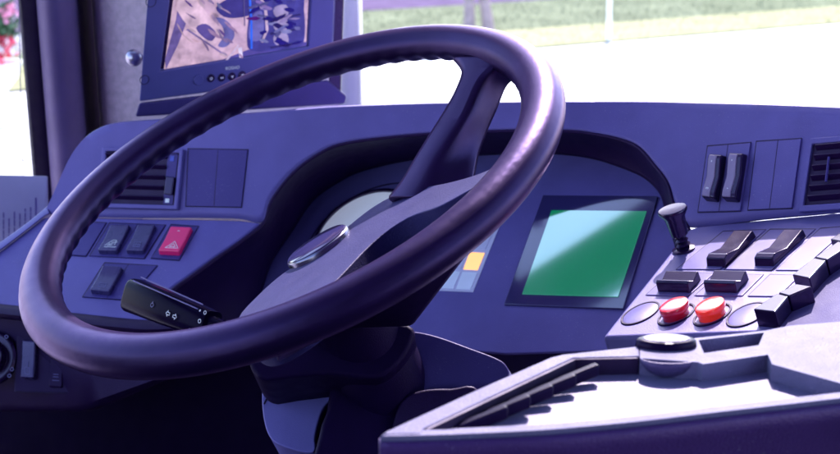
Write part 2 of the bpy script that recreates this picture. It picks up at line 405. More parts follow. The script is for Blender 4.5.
# warning lamps
for col in range(2):
    for row, mm in enumerate(('lampw', 'lampo', 'lampl', 'lampl')):
        if col == 1 and mm == 'lampo': mm = 'lampl'
        bl = (455-17*col+7.3*row, 289.5-19.6*row-col); g = .8
        poly = [(bl[0]+g, bl[1]-g), (bl[0]+16-g, bl[1]+.8-g), (bl[0]+16+6.4, bl[1]-18+.8), (bl[0]+6.4+g, bl[1]-18)]
        o = obj('warning_lamp', slab(PC, poly, .0012, -.002), M[mm], panel, bevel=.0004, seg=2)
        if mm == 'lampo': o['label'] = 'orange warning lamp'
bm = slab(PC, [(435, 290.5), (473, 292), (505, 212), (470, 210)], .0006, -.002); obj('lamp_frame', bm, M['lampl'], panel, flat=True)
# green display
disp = obj('display', slab(PC, [(504, 304), (623, 308.6), (658, 196), (543, 195)], .0025, -.003), M['lcdbez'], dash, bevel=.0006)
obj('screen', slab(PC, [(522, 294), (618, 296.8), (646.5, 211), (551.5, 210)], .0033, .0012), M['lcd'], disp, bevel=.0002, seg=1)
# lower left switch field
ll = [((-40, 280), (-40, 303)), ((0, 250), (0, 305)), ((40, 218), (40, 310)), ((60, 215), (80, 315)), ((100, 216.5), (125, 318.5)), ((170, 217), (150, 318)), ((240, 218), (158, 306)), ((252, 220), (168, 293)), ((262, 222), (190, 275)), ]
ll = [((-60, 292), (-60, 303)), ((-20, 266), (-20, 304)), ((0, 250), (0, 305.5)), ((30, 227), (25, 308)), ((46, 216), (55, 313)), ((80, 217), (90, 317)), ((140, 218), (125, 320)), ((200, 218.5), (150, 314)), ((262, 222), (262, 222.6))]
bm = bmesh.new()
outline = [(-60, 292), (-20, 266), (0, 250), (30, 227), (42, 217.5), (50, 216), (80, 217), (140, 218), (200, 218.5), (240, 219.5), (262, 222), (240, 240), (215, 257), (190, 275), (172, 288), (160, 302), (152, 322), (120, 319.5), (60, 313), (0, 305.5), (-60, 301)]
prism(bm, [PL.at(p) for p in outline], PL.n*-.012)
obj('switch_field', bm, M['dash'], dash, bevel=.004, seg=4)
# ledge running down-left from the hump
bm = bmesh.new()
lt = cr([(-60, 286), (0, 243), (25, 225), (42, 211), (47, 207)], 5); lb = cr([(-60, 294), (0, 251), (25, 232), (43, 218), (50, 214)], 5)
rows = [[PL.at(a, .002) + V((0, .10, -.02)) for a in lt], [PL.at(a, .002) + V((0, .01, 0)) for a in lt], [PL.at(a, .004) for a in lt], [PL.at(a, .004).lerp(PL.at(b, .004), .8) for a, b in zip(lt, lb)], [PL.at(b, .002) for b in lb], [PL.at(b, -.006) for b in lb]]
grid(bm, rows); obj('ledge', bm, M['dash'], dash, solid=.003, angle=60)
# lip + lower fascia
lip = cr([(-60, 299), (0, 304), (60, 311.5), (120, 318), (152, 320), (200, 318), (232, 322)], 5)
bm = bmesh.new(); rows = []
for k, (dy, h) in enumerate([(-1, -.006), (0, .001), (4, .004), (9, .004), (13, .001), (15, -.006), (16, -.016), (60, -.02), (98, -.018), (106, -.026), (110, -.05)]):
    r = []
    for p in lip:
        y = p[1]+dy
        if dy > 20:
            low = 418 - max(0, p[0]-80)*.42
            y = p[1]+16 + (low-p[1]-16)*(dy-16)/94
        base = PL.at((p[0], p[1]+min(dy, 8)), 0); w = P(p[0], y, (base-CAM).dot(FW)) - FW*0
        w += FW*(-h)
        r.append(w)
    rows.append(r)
grid(bm, rows); obj('lower_fascia', bm, M['dark'], dash, solid=.003, angle=50)  # dark plastic puts the shade below the lip into the colour
PFL = Plane(40, 360, (rows[7][8]-CAM).dot(FW)-.0005, (-.36, .12, 1))
# headlamp dial and two switches on the lower fascia
dl = PFL.at((-10, 358)); bm = bmesh.new(); lathe(bm, dl, PFL.n, [(.030, -.004), (.030, .003), (.027, .005), (.0265, .003), (.020, .003), (.019, .016), (.017, .018)], 48)
hd = obj('headlamp_dial', bm, M['black'], dash, bevel=.0006)
for px, py in ((4, 339), (9.5, 371.5), (7, 378)):
    bm = bmesh.new(); c = PFL.at((px, py), .0062); sc = Cell.__new__(Cell); sc.o = c; sc.u = RT; sc.n = PFL.n; sc.v = PFL.n.cross(RT); sc.w = sc.l = .005; sc.sk = 0
    strokes(bm, sc, SYM['ring'], .0008); obj('symbol', bm, M['inkdim'], hd, flat=True)
tile(dash, PFL, [(15, 391), (74, 393), (76, 336), (18, 336)], 'dark')
rocker(dash, PFL, (20, 377), (33.5, 378), (22, 340), .009, M['rock'], 'lamp', 'inkdim', box=(.2, .06, .85, .42))
rocker(dash, PFL, (48.5, 386), (62, 387), (50, 345), .004, M['dark'], 'bars', 'inkdim', box=(.2, .1, .8, .35))

# upper-left: vent and blanking plates
def vent(parent, pl, outer, inner, nsl, slatx, h=.003, slider=None):
    h += .003; bm = slab(pl, outer, h, -.002)
    cc = hole(pl, inner, h, h+.01)
    v = obj('air_vent', bm, M['dash'], parent, bevel=.0012)
    cut(v, cc)
    obj('vent_duct', slab(pl, [(a[0], a[1]) for a in inner], .0018, -.0016), M['gap'], v, flat=True)
    bl, br, tr, tl = inner
    for k in range(nsl):
        t = (k+.6)/nsl
        a = pl.at((bl[0]+(tl[0]-bl[0])*t, bl[1]+(tl[1]-bl[1])*t), .0038); b = pl.at((br[0]+(tr[0]-br[0])*t, br[1]+(tr[1]-br[1])*t), .0038)
        a2 = a.lerp(b, slatx[0]); b2 = a.lerp(b, slatx[1]); d = (b2-a2).normalized()
        up = pl.n.cross(d).normalized()
        bm = bmesh.new(); boxv(bm, (a2+b2)/2 , d*((b2-a2).length/2), (pl.n*.8+up*.6)*.0032, (up*.8-pl.n*.6)*.0007)
        obj('vent_slat', bm, M['dark'], v, bevel=.0003, seg=2)
    return v
vl = vent(dash, PU, [(98, 207.5), (177, 209.5), (183, 149), (102, 147)], [(103, 203), (173.5, 205), (179, 153), (106, 151)], 5, (.0, .84))
obj('slider_track', slab(PU, [(163, 204), (172.5, 204.5), (178, 154), (168, 153.6)], .002, -.001), M['tile'], vl, bevel=.0004)
obj('slider', slab(PU, [(163.5, 194), (171.5, 194.5), (174, 177), (166, 176.5)], .008, 0), M['black'], vl, bevel=.001)
obj('slider_mark', slab(PU, [(164.8, 202.5), (168.8, 202.7), (169.3, 198.6), (165.3, 198.5)], .0026, 0), M['ink'], vl, flat=True)
obj('slider_mark', slab(PU, [(169.5, 161), (173.5, 161.3), (174.4, 156), (170.3, 155.7)], .0026, 0), emis('blue_mark', (.05, .08, .6), .3), vl, flat=True)
tile(dash, PU, [(186, 206), (241, 207), (247.5, 150), (188.5, 149)], 'tile', 'blanking_plate', lines=[((218, 150.5), (214, 206))])
# switches on the field
tile(dash, PL, [(90, 255.5), (144, 258), (165, 225), (110, 223)], lines=[((138, 224), (117, 256))])
tile(dash, PL, [(62, 254), (86, 255.5), (106, 223), (84, 222)], 'tile', 'blanking_plate')
tile(dash, PL, [(151.5, 257.8), (179, 259.5), (198, 226.5), (171, 225)])
tile(dash, PL, [(83, 296.5), (127, 299.5), (156.8, 265.6), (105, 263)], lines=[((128.7, 264), (107, 298))])
rocker(dash, PL, (97.5, 249.5), (116.5, 250), (110.6, 224), .007, M['rock'], 'ramp', 'ink', box=(.15, .08, .95, .5))
rocker(dash, PL, (125.5, 249.5), (143, 250), (137.5, 224), .007, M['rock'], 'heater', 'inkdim')
rocker(dash, PL, (158, 250), (179, 251), (170.5, 226), .0075, M['red'], 'triangle', 'ink', name='hazard_switch', label='magenta red hazard warning switch', box=(.2, .06, .95, .42), extra=('dots', .75))
rocker(dash, PL, (89.5, 289), (109, 291), (102.5, 265), .0075, M['rock'], 'square', 'inkdim')

# right upper: rockers, plates, vent
def local(*px):
    a, b, c = [DU(p) for p in px]; n = (b-a).cross(c-a)
    if n.dot(CAM-a) < 0: n = -n
    return PlaneW(a, n)
PRA = local((698, 211), (745, 209), (725, 145)); PRB = local((748, 209), (795, 206), (775, 140)); PRV = local((799, 211), (880, 205), (830, 138))
tile(dash, PRA, [(698, 211.7), (740, 210.5), (750.3, 142.8), (707.6, 146.5)], 'dash', h=.0022, lines=[((728, 145), (719, 210.8))])
tile(dash, PRB, [(748, 209.6), (791.6, 207.7), (801, 138.9), (756.5, 141.8)], 'dash', 'blanking_plate', h=.0022, lines=[((778, 140.5), (769.5, 208.4))])
pr = [(0, 0), (.12, .0004), (.5, -.0028), (.9, 0), (1, -.001)]
for (bl_, br_, tl_), sy in ((((701, 196.5), (714.5, 198), (708, 153.5)), 'square'), (((721, 197), (735.5, 198), (728, 152.5)), 'dots')):
    ro_ = rocker(dash, PRA, bl_, br_, tl_, .0115, M['black'], profile=pr)
    mx_ = (bl_[0]+(br_[0]-bl_[0])*.62, bl_[1]+(br_[1]-bl_[1])*.62)
    rocker(ro_, PRA, (bl_[0]+.6, bl_[1]-1), (mx_[0], mx_[1]-1), (tl_[0]+.6, tl_[1]+1), .0125, M['rocklil'], sy, 'ink', profile=pr, box=(.3, .12, .75, .24), extra=('dots', .78), name='face', bev=.0008)  # pale plate painted as the gloss on a black rocker
vr = vent(dash, PRV, [(798.5, 212), (885, 206), (897, 131), (810, 138)], [(803, 205), (878, 199.5), (889, 137.5), (812, 144)], 6, (.06, 1.0), h=.002)
bm = bmesh.new(); tube(bm, [PRV.at((829, 157), .006), PRV.at((826, 182), .006)], .0012); obj('vane_rod', bm, M['tile'], vr)

# ------------------------------------------------------------------ control panel (wing) right of the display
wing = thing('control_panel', 'pale lilac switch panel with two red buttons and black rockers at right of the display', 'control panel', P(720, 300, 1.05))
top = [(602, 337), (612, 324), (650, 277), (688, 229), (700, 226), (760, 219.5), (840, 212), (960, 200), (960, 318), (840, 326), (765, 331.5)]
bm = slab(PW, top, 0, -.022)
obj('panel_body', bm, M['wing'], wing, bevel=.004, seg=4)
for pl in ([(676.5, 269), (719.8, 269), (765.5, 229.5), (723, 231.5)], [(725, 269), (771.5, 269.6), (815, 229), (770, 229.5)], [(776, 269.8), (800, 270), (850, 226), (820, 228.5)],
           [(646, 294.6), (688, 295.6), (714, 273), (672, 272)], [(695, 295.2), (742, 295.4), (763, 274.5), (720, 273.5)], [(748, 295.7), (778, 296), (800, 275), (770, 274.6)]):
    tile(wing, PW, pl, 'tile2', gap=.9, h=.001)
rp = [(0, .001), (.1, .003), (.45, -.0015), (.95, .002), (1, .001)]
W1 = dict(profile=rp, bev=.0012)
rocker(wing, PW, (706, 259), (725, 259.5), (735, 231.5), .007, M['black'], 'dots', 'inkdim', **W1)
rocker(wing, PW, (754, 258.5), (773, 259), (785, 230.5), .007, M['black'], 'dots', 'inkdim', **W1)
rocker(wing, PW, (656, 284), (688, 285), (667, 272), .008, M['black'], **W1)
rocker(wing, PW, (703.5, 284), (735.5, 285), (715, 271.5), .008, M['black'], **W1)
def on(pl, px, py, h=0): return pl.at((px, py), h)
VD = (PW.at((765.5, 229.5))-PW.at((719.8, 269))).normalized()
def stretch(bm, c, f=1.42):
    for v in bm.verts:
        q = v.co-c; q = q - PW.n*q.dot(PW.n); v.co += VD*(q.dot(VD)*(f-1))
    return bm
for k, (px, py, r) in enumerate(((640.5, 313.5, .0150), (676.5, 314.8, .0142), (712.5, 315, .0142), (747, 315, .0150))):
    c = on(PW, px, py)
    bm = bmesh.new(); ringmesh(bm, c, PW.n, r-.0016, r, -.001, .0012, 48); stretch(bm, c)
    if k in (0, 3):
        o = obj('round_blank', bm, M['dark'], wing, bevel=.0004, seg=2)
        bm = bmesh.new(); lathe(bm, c, PW.n, [(r-.0017, -.001), (r-.0017, .0006), (r-.0024, .0009)], 48); obj('cap', stretch(bm, c), M['tile2'], o)
    else:
        o = obj('push_button', bm, M['dark'], wing, bevel=.0004, seg=2)
        o['label'] = 'dark red push button' if k == 1 else 'orange red push button'
        bm = bmesh.new(); lathe(bm, c, PW.n, [(.0104, -.001), (.0105, .004), (.0112, .0052), (.0113, .0086), (.0108, .0100), (.0094, .0108), (.005, .0108)], 48)
        obj('cap', stretch(bm, c, 1.3), M['btnred' if k == 1 else 'btnorange'], o, angle=40)
# black plunger
c = on(PW, 684, 250)
bm = bmesh.new(); lathe(bm, c, PW.n, [(.0108, -.001), (.0108, .002), (.0085, .003), (.006, .0035), (.0075, .006), (.0052, .008), (.0068, .0105), (.005, .0125), (.0062, .0145), (.0055, .016)], 40)
pk = obj('plunger', bm, M['black'], wing, angle=50)
bm = bmesh.new(); lathe(bm, c, PW.n, [(.0055, .0155), (.0078, .016), (.0098, .034), (.0135, .0395), (.0138, .0415), (.0130, .0425), (.010, .0422)], 40)
obj('knob', bm, M['black'], pk, angle=50)
# row of black keys along the near right edge
for K in ([(753, 309), (775, 311.5), (788, 296), (777, 293)], [(778, 292.5), (789, 295.5), (812, 286), (796, 283.5)], [(792, 274.5), (809.5, 278), (826, 260), (813.5, 257.5)],
          [(814.5, 257), (827, 259.5), (851, 244), (838, 241)], [(830, 239), (846, 242), (872, 226), (856, 222)]):
    bm = slab(PW, K, .015, -.004); obj('key', bm, M['black'], wing, bevel=.0012)
bm = slab(PW, [(776, 331), (800, 300), (846, 262), (900, 225), (930, 228), (890, 300), (880, 326)], .001, -.01)
obj('key_rail', bm, M['rail'], wing, bevel=.001)

# ------------------------------------------------------------------ knee panel and lower bulkhead, both darkened for shade
kp = cr([(404, 334), (415, 331.5), (438, 336.5), (470, 348), (494, 357), (505, 364), (509, 376), (500, 396)], 4) + [(470, 470), (405, 470), (398, 400)]
PK = Plane(450, 365, 1.19, (-.2, .25, 1))
bm = slab(PK, kp, 0, -.05); obj('knee_panel', bm, M['knee'], dash, bevel=.0035, seg=4)
ka = cr([(388, 470), (392, 425), (402, 400), (420, 390), (450, 388), (480, 392), (490, 470)], 4)
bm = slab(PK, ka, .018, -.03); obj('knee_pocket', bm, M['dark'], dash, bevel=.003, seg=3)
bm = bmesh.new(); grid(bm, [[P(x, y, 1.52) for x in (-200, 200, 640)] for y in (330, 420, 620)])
bh = struct(obj('bulkhead', bm, M['void'], None, solid=.01)); tag(bh, 'bulkhead with the footwell shade in its colour, behind the steering column', 'bulkhead')

# ------------------------------------------------------------------ steering column
colm = thing('steering_column', 'dark steering column with indicator stalk under the steering wheel', 'steering column', P(360, 400, 1.2))
bm = bmesh.new(); lathe(bm, WC - WN*.09, -WN, [(.036, 0), (.038, .03), (.041, .09), (.041, .16), (.038, .22)], 48)
obj('column_tube', bm, M['column'], colm, angle=50)
PKH = Plane(330, 350, 1.15, (-.1, .35, 1))
bm = slab(PKH, cr([(245, 345), (262, 325), (345, 318), (408, 324), (413, 338), (400, 362), (375, 378), (330, 374), (290, 377), (258, 378)], 3, True), 0, -.11); obj('column_housing', bm, M['column'], colm, bevel=.006, seg=4)
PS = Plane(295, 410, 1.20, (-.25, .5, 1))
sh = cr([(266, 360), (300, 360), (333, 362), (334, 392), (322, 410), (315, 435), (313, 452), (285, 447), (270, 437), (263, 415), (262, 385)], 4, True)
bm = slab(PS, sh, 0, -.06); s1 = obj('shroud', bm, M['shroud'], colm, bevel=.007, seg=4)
bm = bmesh.new(); tube(bm, [PS.at(p, .0002) for p in cr([(290, 374), (280, 384), (268, 397), (264, 404)], 5)], .0009, 6); obj('shroud_seam', bm, M['gap'], s1)
bm = slab(Plane(365, 420, 1.17, (.1, .4, 1)), cr([(336, 378), (375, 372), (402, 385), (410, 420), (405, 480), (318, 480), (320, 432), (328, 408)], 4, True), 0, -.08); obj('lower_shroud', bm, M['column'], colm, bevel=.006, seg=4)
# indicator stalk
a, b = P(133, 295, 1.235), P(214, 326, 1.16); ax = (b-a).normalized(); L = (b-a).length
sd = ax.cross(FW).normalized(); sw = ax.cross(sd)
bm = bmesh.new(); rings = []
for t, r in ((0, .0125), (.012, .0155), (.03, .0163), (.5, .0155), (.93, .0135), (.97, .0125), (.985, .0085), (1.1, .0075), (1.4, .0075)):
    R = []
    for k in range(40):
        an = 2*math.pi*k/40; rx, ry = r, r*.86
        ca, sa = math.cos(an), math.sin(an); e = 4.0; q = (abs(ca)**e+abs(sa)**e)**(-1/e)
        R.append(bm.verts.new(a+ax*(L*t)+sd*(rx*ca*q)+sw*(ry*sa*q)))
    rings.append(R)
for A, B in zip(rings, rings[1:]):
    for k in range(40): bm.faces.new((A[k], A[(k+1) % 40], B[(k+1) % 40], B[k]))
bm.faces.new(rings[0][::-1]); bm.faces.new(rings[-1])
stalk = obj('indicator_stalk', bm, M['stalk'], colm, angle=40)
# printed signs on the stalk face turned to the driver
PST = PlaneW((a+b)/2 - sw*0, V((0, 0, 0)) + (-FW - ax*(-FW).dot(ax)))
hs = .0146
def stsign(px, py, size, lines, ink='ink'):
    c = PST.at((px, py), hs); sc = Cell.__new__(Cell); sc.u = ax; sc.n = PST.n; sc.v = PST.n.cross(ax).normalized()
    if sc.v.dot(UP) < 0: sc.v = -sc.v
    sc.w = sc.l = size; sc.sk = 0; sc.o = c - sc.u*size/2 - sc.v*size/2
    bm = bmesh.new(); strokes(bm, sc, lines, .0006, 0); obj('symbol', bm, M[ink], stalk, flat=True)
arrow = [(.0, .5), (.4, .95), (.4, .7), (.9, .7), (.9, .3), (.4, .3), (.4, .05), (.0, .5)]
stsign(152, 305, .0055, SYM['ring']+[[(.5, .85), (.5, 1.1)]], 'inkdim')
stsign(168, 313.5, .0055, [arrow]); stsign(174.5, 316.5, .0055, [[(1-x, y) for x, y in arrow]])
stsign(199.5, 321, .005, SYM['ring']); stsign(205, 312.5, .0045, SYM['ring']); stsign(200, 310.5, .002, [[(.1, .5), (.9, .5)], [(.5, .1), (.5, .9)], [(.2, .2), (.8, .8)]])
stsign(190, 331, .005, [[(.2, .1), (.0, .5), (.2, .9)], [(.5, .9), (1, .9)]])
for l0, l1 in (((133, 280.5), (198, 309)), ((141, 277), (203, 304.5))):
    bm = bmesh.new(); tube(bm, [PST.at((l0[0]+(l1[0]-l0[0])*t, l0[1]+(l1[1]-l0[1])*t), .0136-.0025*t) for t in (0, .3, .6, 1)], .0006, 6)
    obj('highlight_line', bm, M['wing'], stalk)  # pale tube painted as a highlight along the stalk's upper edge

# ------------------------------------------------------------------ steering wheel
wheel = thing('steering_wheel', 'large black leather steering wheel with textured hub pad and oval badge', 'steering wheel', WC)
E1 = (WP.at((545, 106))-WC).normalized(); E2 = WN.cross(E1).normalized()
def wang(p): q = WP.at(p)-WC; return math.atan2(q.dot(E2), q.dot(E1))
print('ANGLES', [round(math.degrees(wang(p))) for p in ((545, 106), (480, 62), (401, 45), (200, 115), (40, 290), (235, 330), (420, 260), (506, 186))])
N, MM = 420, 40; RR = .225; rt = .0172
rings = []
bm = bmesh.new()
aSp = wang((482, 64))
for i in range(N):
    th = 2*math.pi*i/N; er = E1*math.cos(th)+E2*math.sin(th)
    d = abs((th-aSp+math.pi) % (2*math.pi)-math.pi); gw = min(1, max(0, (d-.16)/.08))
    R = []
    for j in range(MM):
        ph = 2*math.pi*j/MM
        r = rt*(1+.05*math.cos(2*ph))
        g = math.exp(-((ph-1.22*math.pi)/.55)**2)
        r -= .0021*g*(.5+.5*math.cos(64*th))*gw
        r -= .0008*math.exp(-((ph-.42)/.07)**2) + .0006*math.exp(-((ph-2.25)/.09)**2)
        R.append(bm.verts.new(WC+er*(RR+r*math.cos(ph))+WN*(r*math.sin(ph))))
    rings.append(R)
for i in range(N):
    A, B = rings[i], rings[(i+1) % N]
    for j in range(MM): bm.faces.new((A[j], A[(j+1) % MM], B[(j+1) % MM], B[j]))
obj('rim', bm, M['leather'], wheel, angle=80)
# hub pad: plate and the scoop down to the rim
pt = cr([(238, 318), (258, 295), (280, 275.5), (300, 262), (325, 243), (345, 228.5), (370, 209), (395, 195), (425, 187), (450, 182), (478, 174), (505, 163), (508, 168), (489, 179), (462, 194), (437, 207), (407, 218), (373, 242), (334, 282), (300, 312), (262, 335), (243, 335)], 4, True)
bm = bmesh.new(); prism(bm, [PE.at(p) for p in pt], PE.n*-.028); pad = obj('hub_pad', bm, M['pad'], wheel, bevel=.0012, seg=2)
near = cr([(505, 165), (489, 179), (462, 194), (437, 207), (407, 218), (373, 242), (334, 282), (300, 312), (262, 335)], 4); far = cr([(512, 172), (500, 186), (475, 208), (452, 224), (428, 240), (400, 262), (356, 296), (318, 325), (275, 350)], 4)
bm = bmesh.new(); rows = []
for t, sag in ((0, 0), (.12, .004), (.3, .010), (.5, .013), (.7, .011), (.88, .005), (1, 0)):
    rows.append([(PE.at(p, -.010)).lerp(WP.at(q, -.006), t) - WN*sag for p, q in zip(near, far)])
grid(bm, rows); obj('hub_scoop', bm, M['leather'], wheel, solid=.004, angle=70)
# badge
bc = PE.at((319.5, 248.5)); bm = bmesh.new(); lathe(bm, bc, PE.n, [(.031, -.004), (.031, .003), (.0302, .0044), (.0285, .005)], 64); bd = obj('badge', bm, M['chrome'], wheel, angle=50)
bm = bmesh.new(); lathe(bm, bc, PE.n, [(.0292, .003), (.0292, .0054), (.028, .0062), (.015, .0066), (.004, .0068)], 64); obj('badge_face', bm, M['badge'], bd, angle=50)
# upper spoke: crest bar with a lit and a dark flank
Ls = [(384, 200), (400, 180), (412, 160), (426, 137), (443, 110), (455, 88), (459, 70), (448, 56)]
Cs = [(414, 199), (424, 183), (434, 163), (448, 142), (466, 115), (481, 80), (496, 66), (504, 56)]
Rs = [(470, 196), (474, 178), (477, 160), (480, 148), (488, 126), (496, 108), (509, 80), (532, 80)]
bm = bmesh.new(); R = []
Lc, Cc, Rc = cr(Ls, 4), cr(Cs, 4), cr(Rs, 4)
ro, re_ = P(412, 180, 1.122), WP.at((481, 62), -.002); sdv_ = (re_-ro).normalized(); PSP = PlaneW(ro, WN - sdv_*WN.dot(sdv_))
for l, c, r in zip(Lc, Cc, Rc):
    lp, cp, rp_ = PSP.at(l), PSP.at(c, .003), PSP.at(r, -.026); n_ = PSP.n
    R.append([bm.verts.new(q) for q in (lp, lp.lerp(cp, .12)+n_*.002, cp.lerp(lp, .10)+n_*.0006, cp.lerp(rp_, .12), cp.lerp(rp_, .55)-n_*.001, rp_, rp_-n_*.006, lp-n_*.022)])
for A, B in zip(R, R[1:]):
    for k in range(8): bm.faces.new((A[k], A[(k+1) % 8], B[(k+1) % 8], B[k]))
bm.faces.new(R[0][::-1]); bm.faces.new(R[-1])
obj('spoke', bm, M['leather'], wheel, angle=50, sub=1)
# lower spokes under the pad
def bar(q0, q1, name='spoke'):
    bm = bmesh.new(); a = [bm.verts.new(p) for p in q0]; b = [bm.verts.new(p) for p in q1]
    for k in range(4): bm.faces.new((a[k], a[(k+1) % 4], b[(k+1) % 4], b[k]))
    bm.faces.new(a[::-1]); bm.faces.new(b); return obj(name, bm, M['leather'], wheel, bevel=.004)
def rq(p0, p1, d): return [P(*p0, d), P(*p1, d), P(*p1, d+.02), P(*p0, d+.02)]
bar(rq((425, 262), (489, 226), .985), rq((345, 328), (412, 326), 1.10))
bar(rq((205, 345), (255, 335), 1.0), rq((290, 330), (340, 320), 1.12))

# ------------------------------------------------------------------ near console
con = thing('side_console', 'pale sunlit driver console with a slot of black lever keys and round button', 'console', P(640, 420, .72))
h_floor = -.011
front = cr([(380, 436), (430, 435), (480, 433), (540, 430), (600, 425), (650, 420), (700, 414), (770, 406), (840, 398), (960, 383)], 3)
outl = front + [(980, 300), (840, 322), (790, 326), (765, 331), (700, 338), (640, 346), (562, 354.5), (550, 358), (470, 394), (385, 432)]
bm = bmesh.new(); prism(bm, [PN.at(p, h_floor) for p in outl], V((0, 0, -.02))); obj('console_floor', bm, M['console'], con, bevel=.001)
# outer frame: strip at left, shelf at back, raised right end, thin front lip
def cslab(poly, h1=0, h0=-.03, m='rimcon', name='console_rim', b=.0015): return obj(name, slab(PN, poly, h1, h0), M[m], con, bevel=b)
cslab([(380, 434), (386, 430.5), (470, 392), (550, 357), (562, 354), (640, 345.5), (640, 356), (573, 357.8), (424, 427.5), (421, 433.5)])
shelf = cslab([(640, 345.5), (700, 337.5), (765, 330.5), (790, 325.5), (840, 321.5), (980, 300), (980, 420), (840, 383), (772, 364), (768, 354.5), (703, 364), (698, 362), (640, 358)], name='console_shelf')
cut(shelf, hole(PN, [(698.5, 340), (764, 332.5), (758.7, 345), (704, 353)], 0, .014))
obj('slot_dark_sheet', slab(PN, [(695, 338), (768, 331), (762, 346.5), (701, 355)], -.0135, -.02), M['conside'], con, flat=True)
fl = [(p[0], p[1]) for p in front]; fi = [(p[0]+ (26 if i < 4 else 0), p[1]-6) for i, p in enumerate(front)]
cslab(fl + fi[::-1], -.0005, -.03, name='front_lip', b=.002)
# front face falling to the floor of the frame
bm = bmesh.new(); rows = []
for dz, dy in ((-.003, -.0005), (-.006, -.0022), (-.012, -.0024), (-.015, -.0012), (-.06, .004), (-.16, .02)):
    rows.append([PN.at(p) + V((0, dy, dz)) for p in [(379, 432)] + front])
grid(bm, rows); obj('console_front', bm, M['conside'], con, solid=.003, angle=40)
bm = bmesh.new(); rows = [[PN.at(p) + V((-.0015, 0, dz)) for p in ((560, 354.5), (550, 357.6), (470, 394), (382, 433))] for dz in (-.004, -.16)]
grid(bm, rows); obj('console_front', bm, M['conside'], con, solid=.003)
# lever keys
PNs = PN
for k in range(6):
    ox, oy = 24.3*k, -10.8*k
    s = 1-.055*k
    p0 = (449+ox, 421.5+oy); p1 = (509+ox-1.5*k, 410+oy+.2*k)
    A, B = PN.at(p0, -.0015), PN.at(p1, -.0015); d = B-A; dn = d.normalized(); bk = V((-dn.y, dn.x, 0))*.0055
    if bk.y < 0: bk = -bk
    bm = bmesh.new(); prism(bm, [A+V((0, 0, -.005)), B+V((0, 0, .002)), B+bk+V((0, 0, .002)), A+bk+V((0, 0, -.005))], V((0, 0, -.0075)))
    if k < 5: obj('lever_key', bm, M['lever'], con, bevel=.0016, seg=4)
    else: bm.free()
bm = slab(PN, [(424, 428), (573, 357.5), (638, 356.5), (618, 361), (596, 371), (478, 428), (440, 440)], -.0103, -.012); obj('key_slot', bm, M['gap'], con, flat=True)
bm = bmesh.new(); a_, b_, c_ = [PN.at(p, -.0008) for p in ((426, 428.5), (573.5, 358.6), (636, 357.4))]
off_ = V((.0012, -.0012, 0))
for p_, q_ in ((a_, b_), (b_, c_)): prism(bm, [p_, q_, q_+off_, p_+off_], V((0, 0, -.0105)))
obj('slot_dark_sheet', bm, M['gap'], con, flat=True)  # dark strip stands in for shade on the slot's inner wall
# round button and its chute
c = PN.at((666, 345.5), 0)
def oval(bm, c, k):
    for v in bm.verts: v.co.y = c.y + (v.co.y-c.y)*k
    return bm
bm = bmesh.new(); lathe(bm, c, V((0, 0, 1)), [(.0185, -.002), (.0185, .0004), (.0180, .0034), (.0170, .0042), (.0145, .0046), (.012, .0046)], 56)
rb = obj('round_button', oval(bm, c, .50), M['lever'], con, angle=40)
bm = bmesh.new(); lathe(bm, c, V((0, 0, 1)), [(.0142, .0040), (.0140, .0050), (.0125, .0054), (.004, .0056)], 48); obj('cap', oval(bm, c, .50), M['console'], rb, angle=40)
bm = bmesh.new(); rows = []
cc = PN.at((668, 358), -.0005)
for t in range(9):
    an = math.pi*t/8
    rows.append([cc + V((-.0160*math.cos(an)*s, -.0085*math.sin(an)*s-.001, z)) for s, z in ((1.0, .0006), (.93, -.003), (.72, -.0068), (.38, -.0098), (.1, -.0108))])
grid(bm, rows); obj('finger_chute', bm, M['chute'], con, solid=.001, angle=60)

# ------------------------------------------------------------------ monitor
mon = thing('monitor', 'small flat monitor in violet housing showing a camera picture on the dash top', 'monitor', P(240, 110, 1.55))
bm = bmesh.new(); prism(bm, [PM.at(p) for p in [(139, 101.5), (331, 76), (337, -60), (152, -60)]], (ray(243, 20)-RT*.16).normalized()*.035+RT*.012); bz = obj('housing', bm, M['monitor'], mon, bevel=.003)
cut(bz, hole(PM, [(161, 71), (308.5, 46.5), (314, -50), (177, -50)], 0, .004))
obj('screen_well', slab(PM, [(160, 72), (310, 47), (315, -52), (176, -52)], -.0035, -.006), M['black'], mon, flat=True)
scr = [(164, 69.8), (306, 47), (311, -50), (180, -50)]
PB = bmesh.new(); PMATS = []
def pq(name, poly, c, e, z):
    key = tuple(round(x*12)/12 for x in c) if name == 'picture_patch' else c
    k = next((i for i, q in enumerate(PMATS) if q[0] == (key, e)), None)
    if k is None: PMATS.append(((key, e), emis('screen_'+name, key, e))); k = len(PMATS)-1
    n0 = len(PB.faces); slab(PM, poly, z, z-.0003, PB); PB.faces.ensure_lookup_table()
    for f in PB.faces[n0:]: f.material_index = k
pq('picture', scr, (.66, .44, .58), .62, -.0028)
pq('picture_shade', [(166, 69.4), (165, 60), (176, 20), (182, -20), (200, -20), (186, 24), (178, 45)], (.20, .14, .42), .5, -.0024)
pq('picture_shade', [(166, 69.5), (306, 47), (307, 42), (268, 46), (248, 50), (222, 60), (190, 66)], (.10, .08, .36), .5, -.0022)
pq('picture_block', cr([(176, 9), (190, -6), (212, 20), (224, 30), (219, 40), (206, 44)], 3, True), (.70, .48, .60), .7, -.0020)
pq('picture_block', cr([(196, 28), (206, 24), (216, 33), (212, 41), (204, 38)], 3, True), (.13, .09, .34), .5, -.0018)
pq('picture_arc', cr([(214, 18), (224, 19), (233, 28), (234, 38), (226, 47), (218, 46), (224, 36), (222, 26)], 3, True), (.16, .15, .42), .55, -.0016)
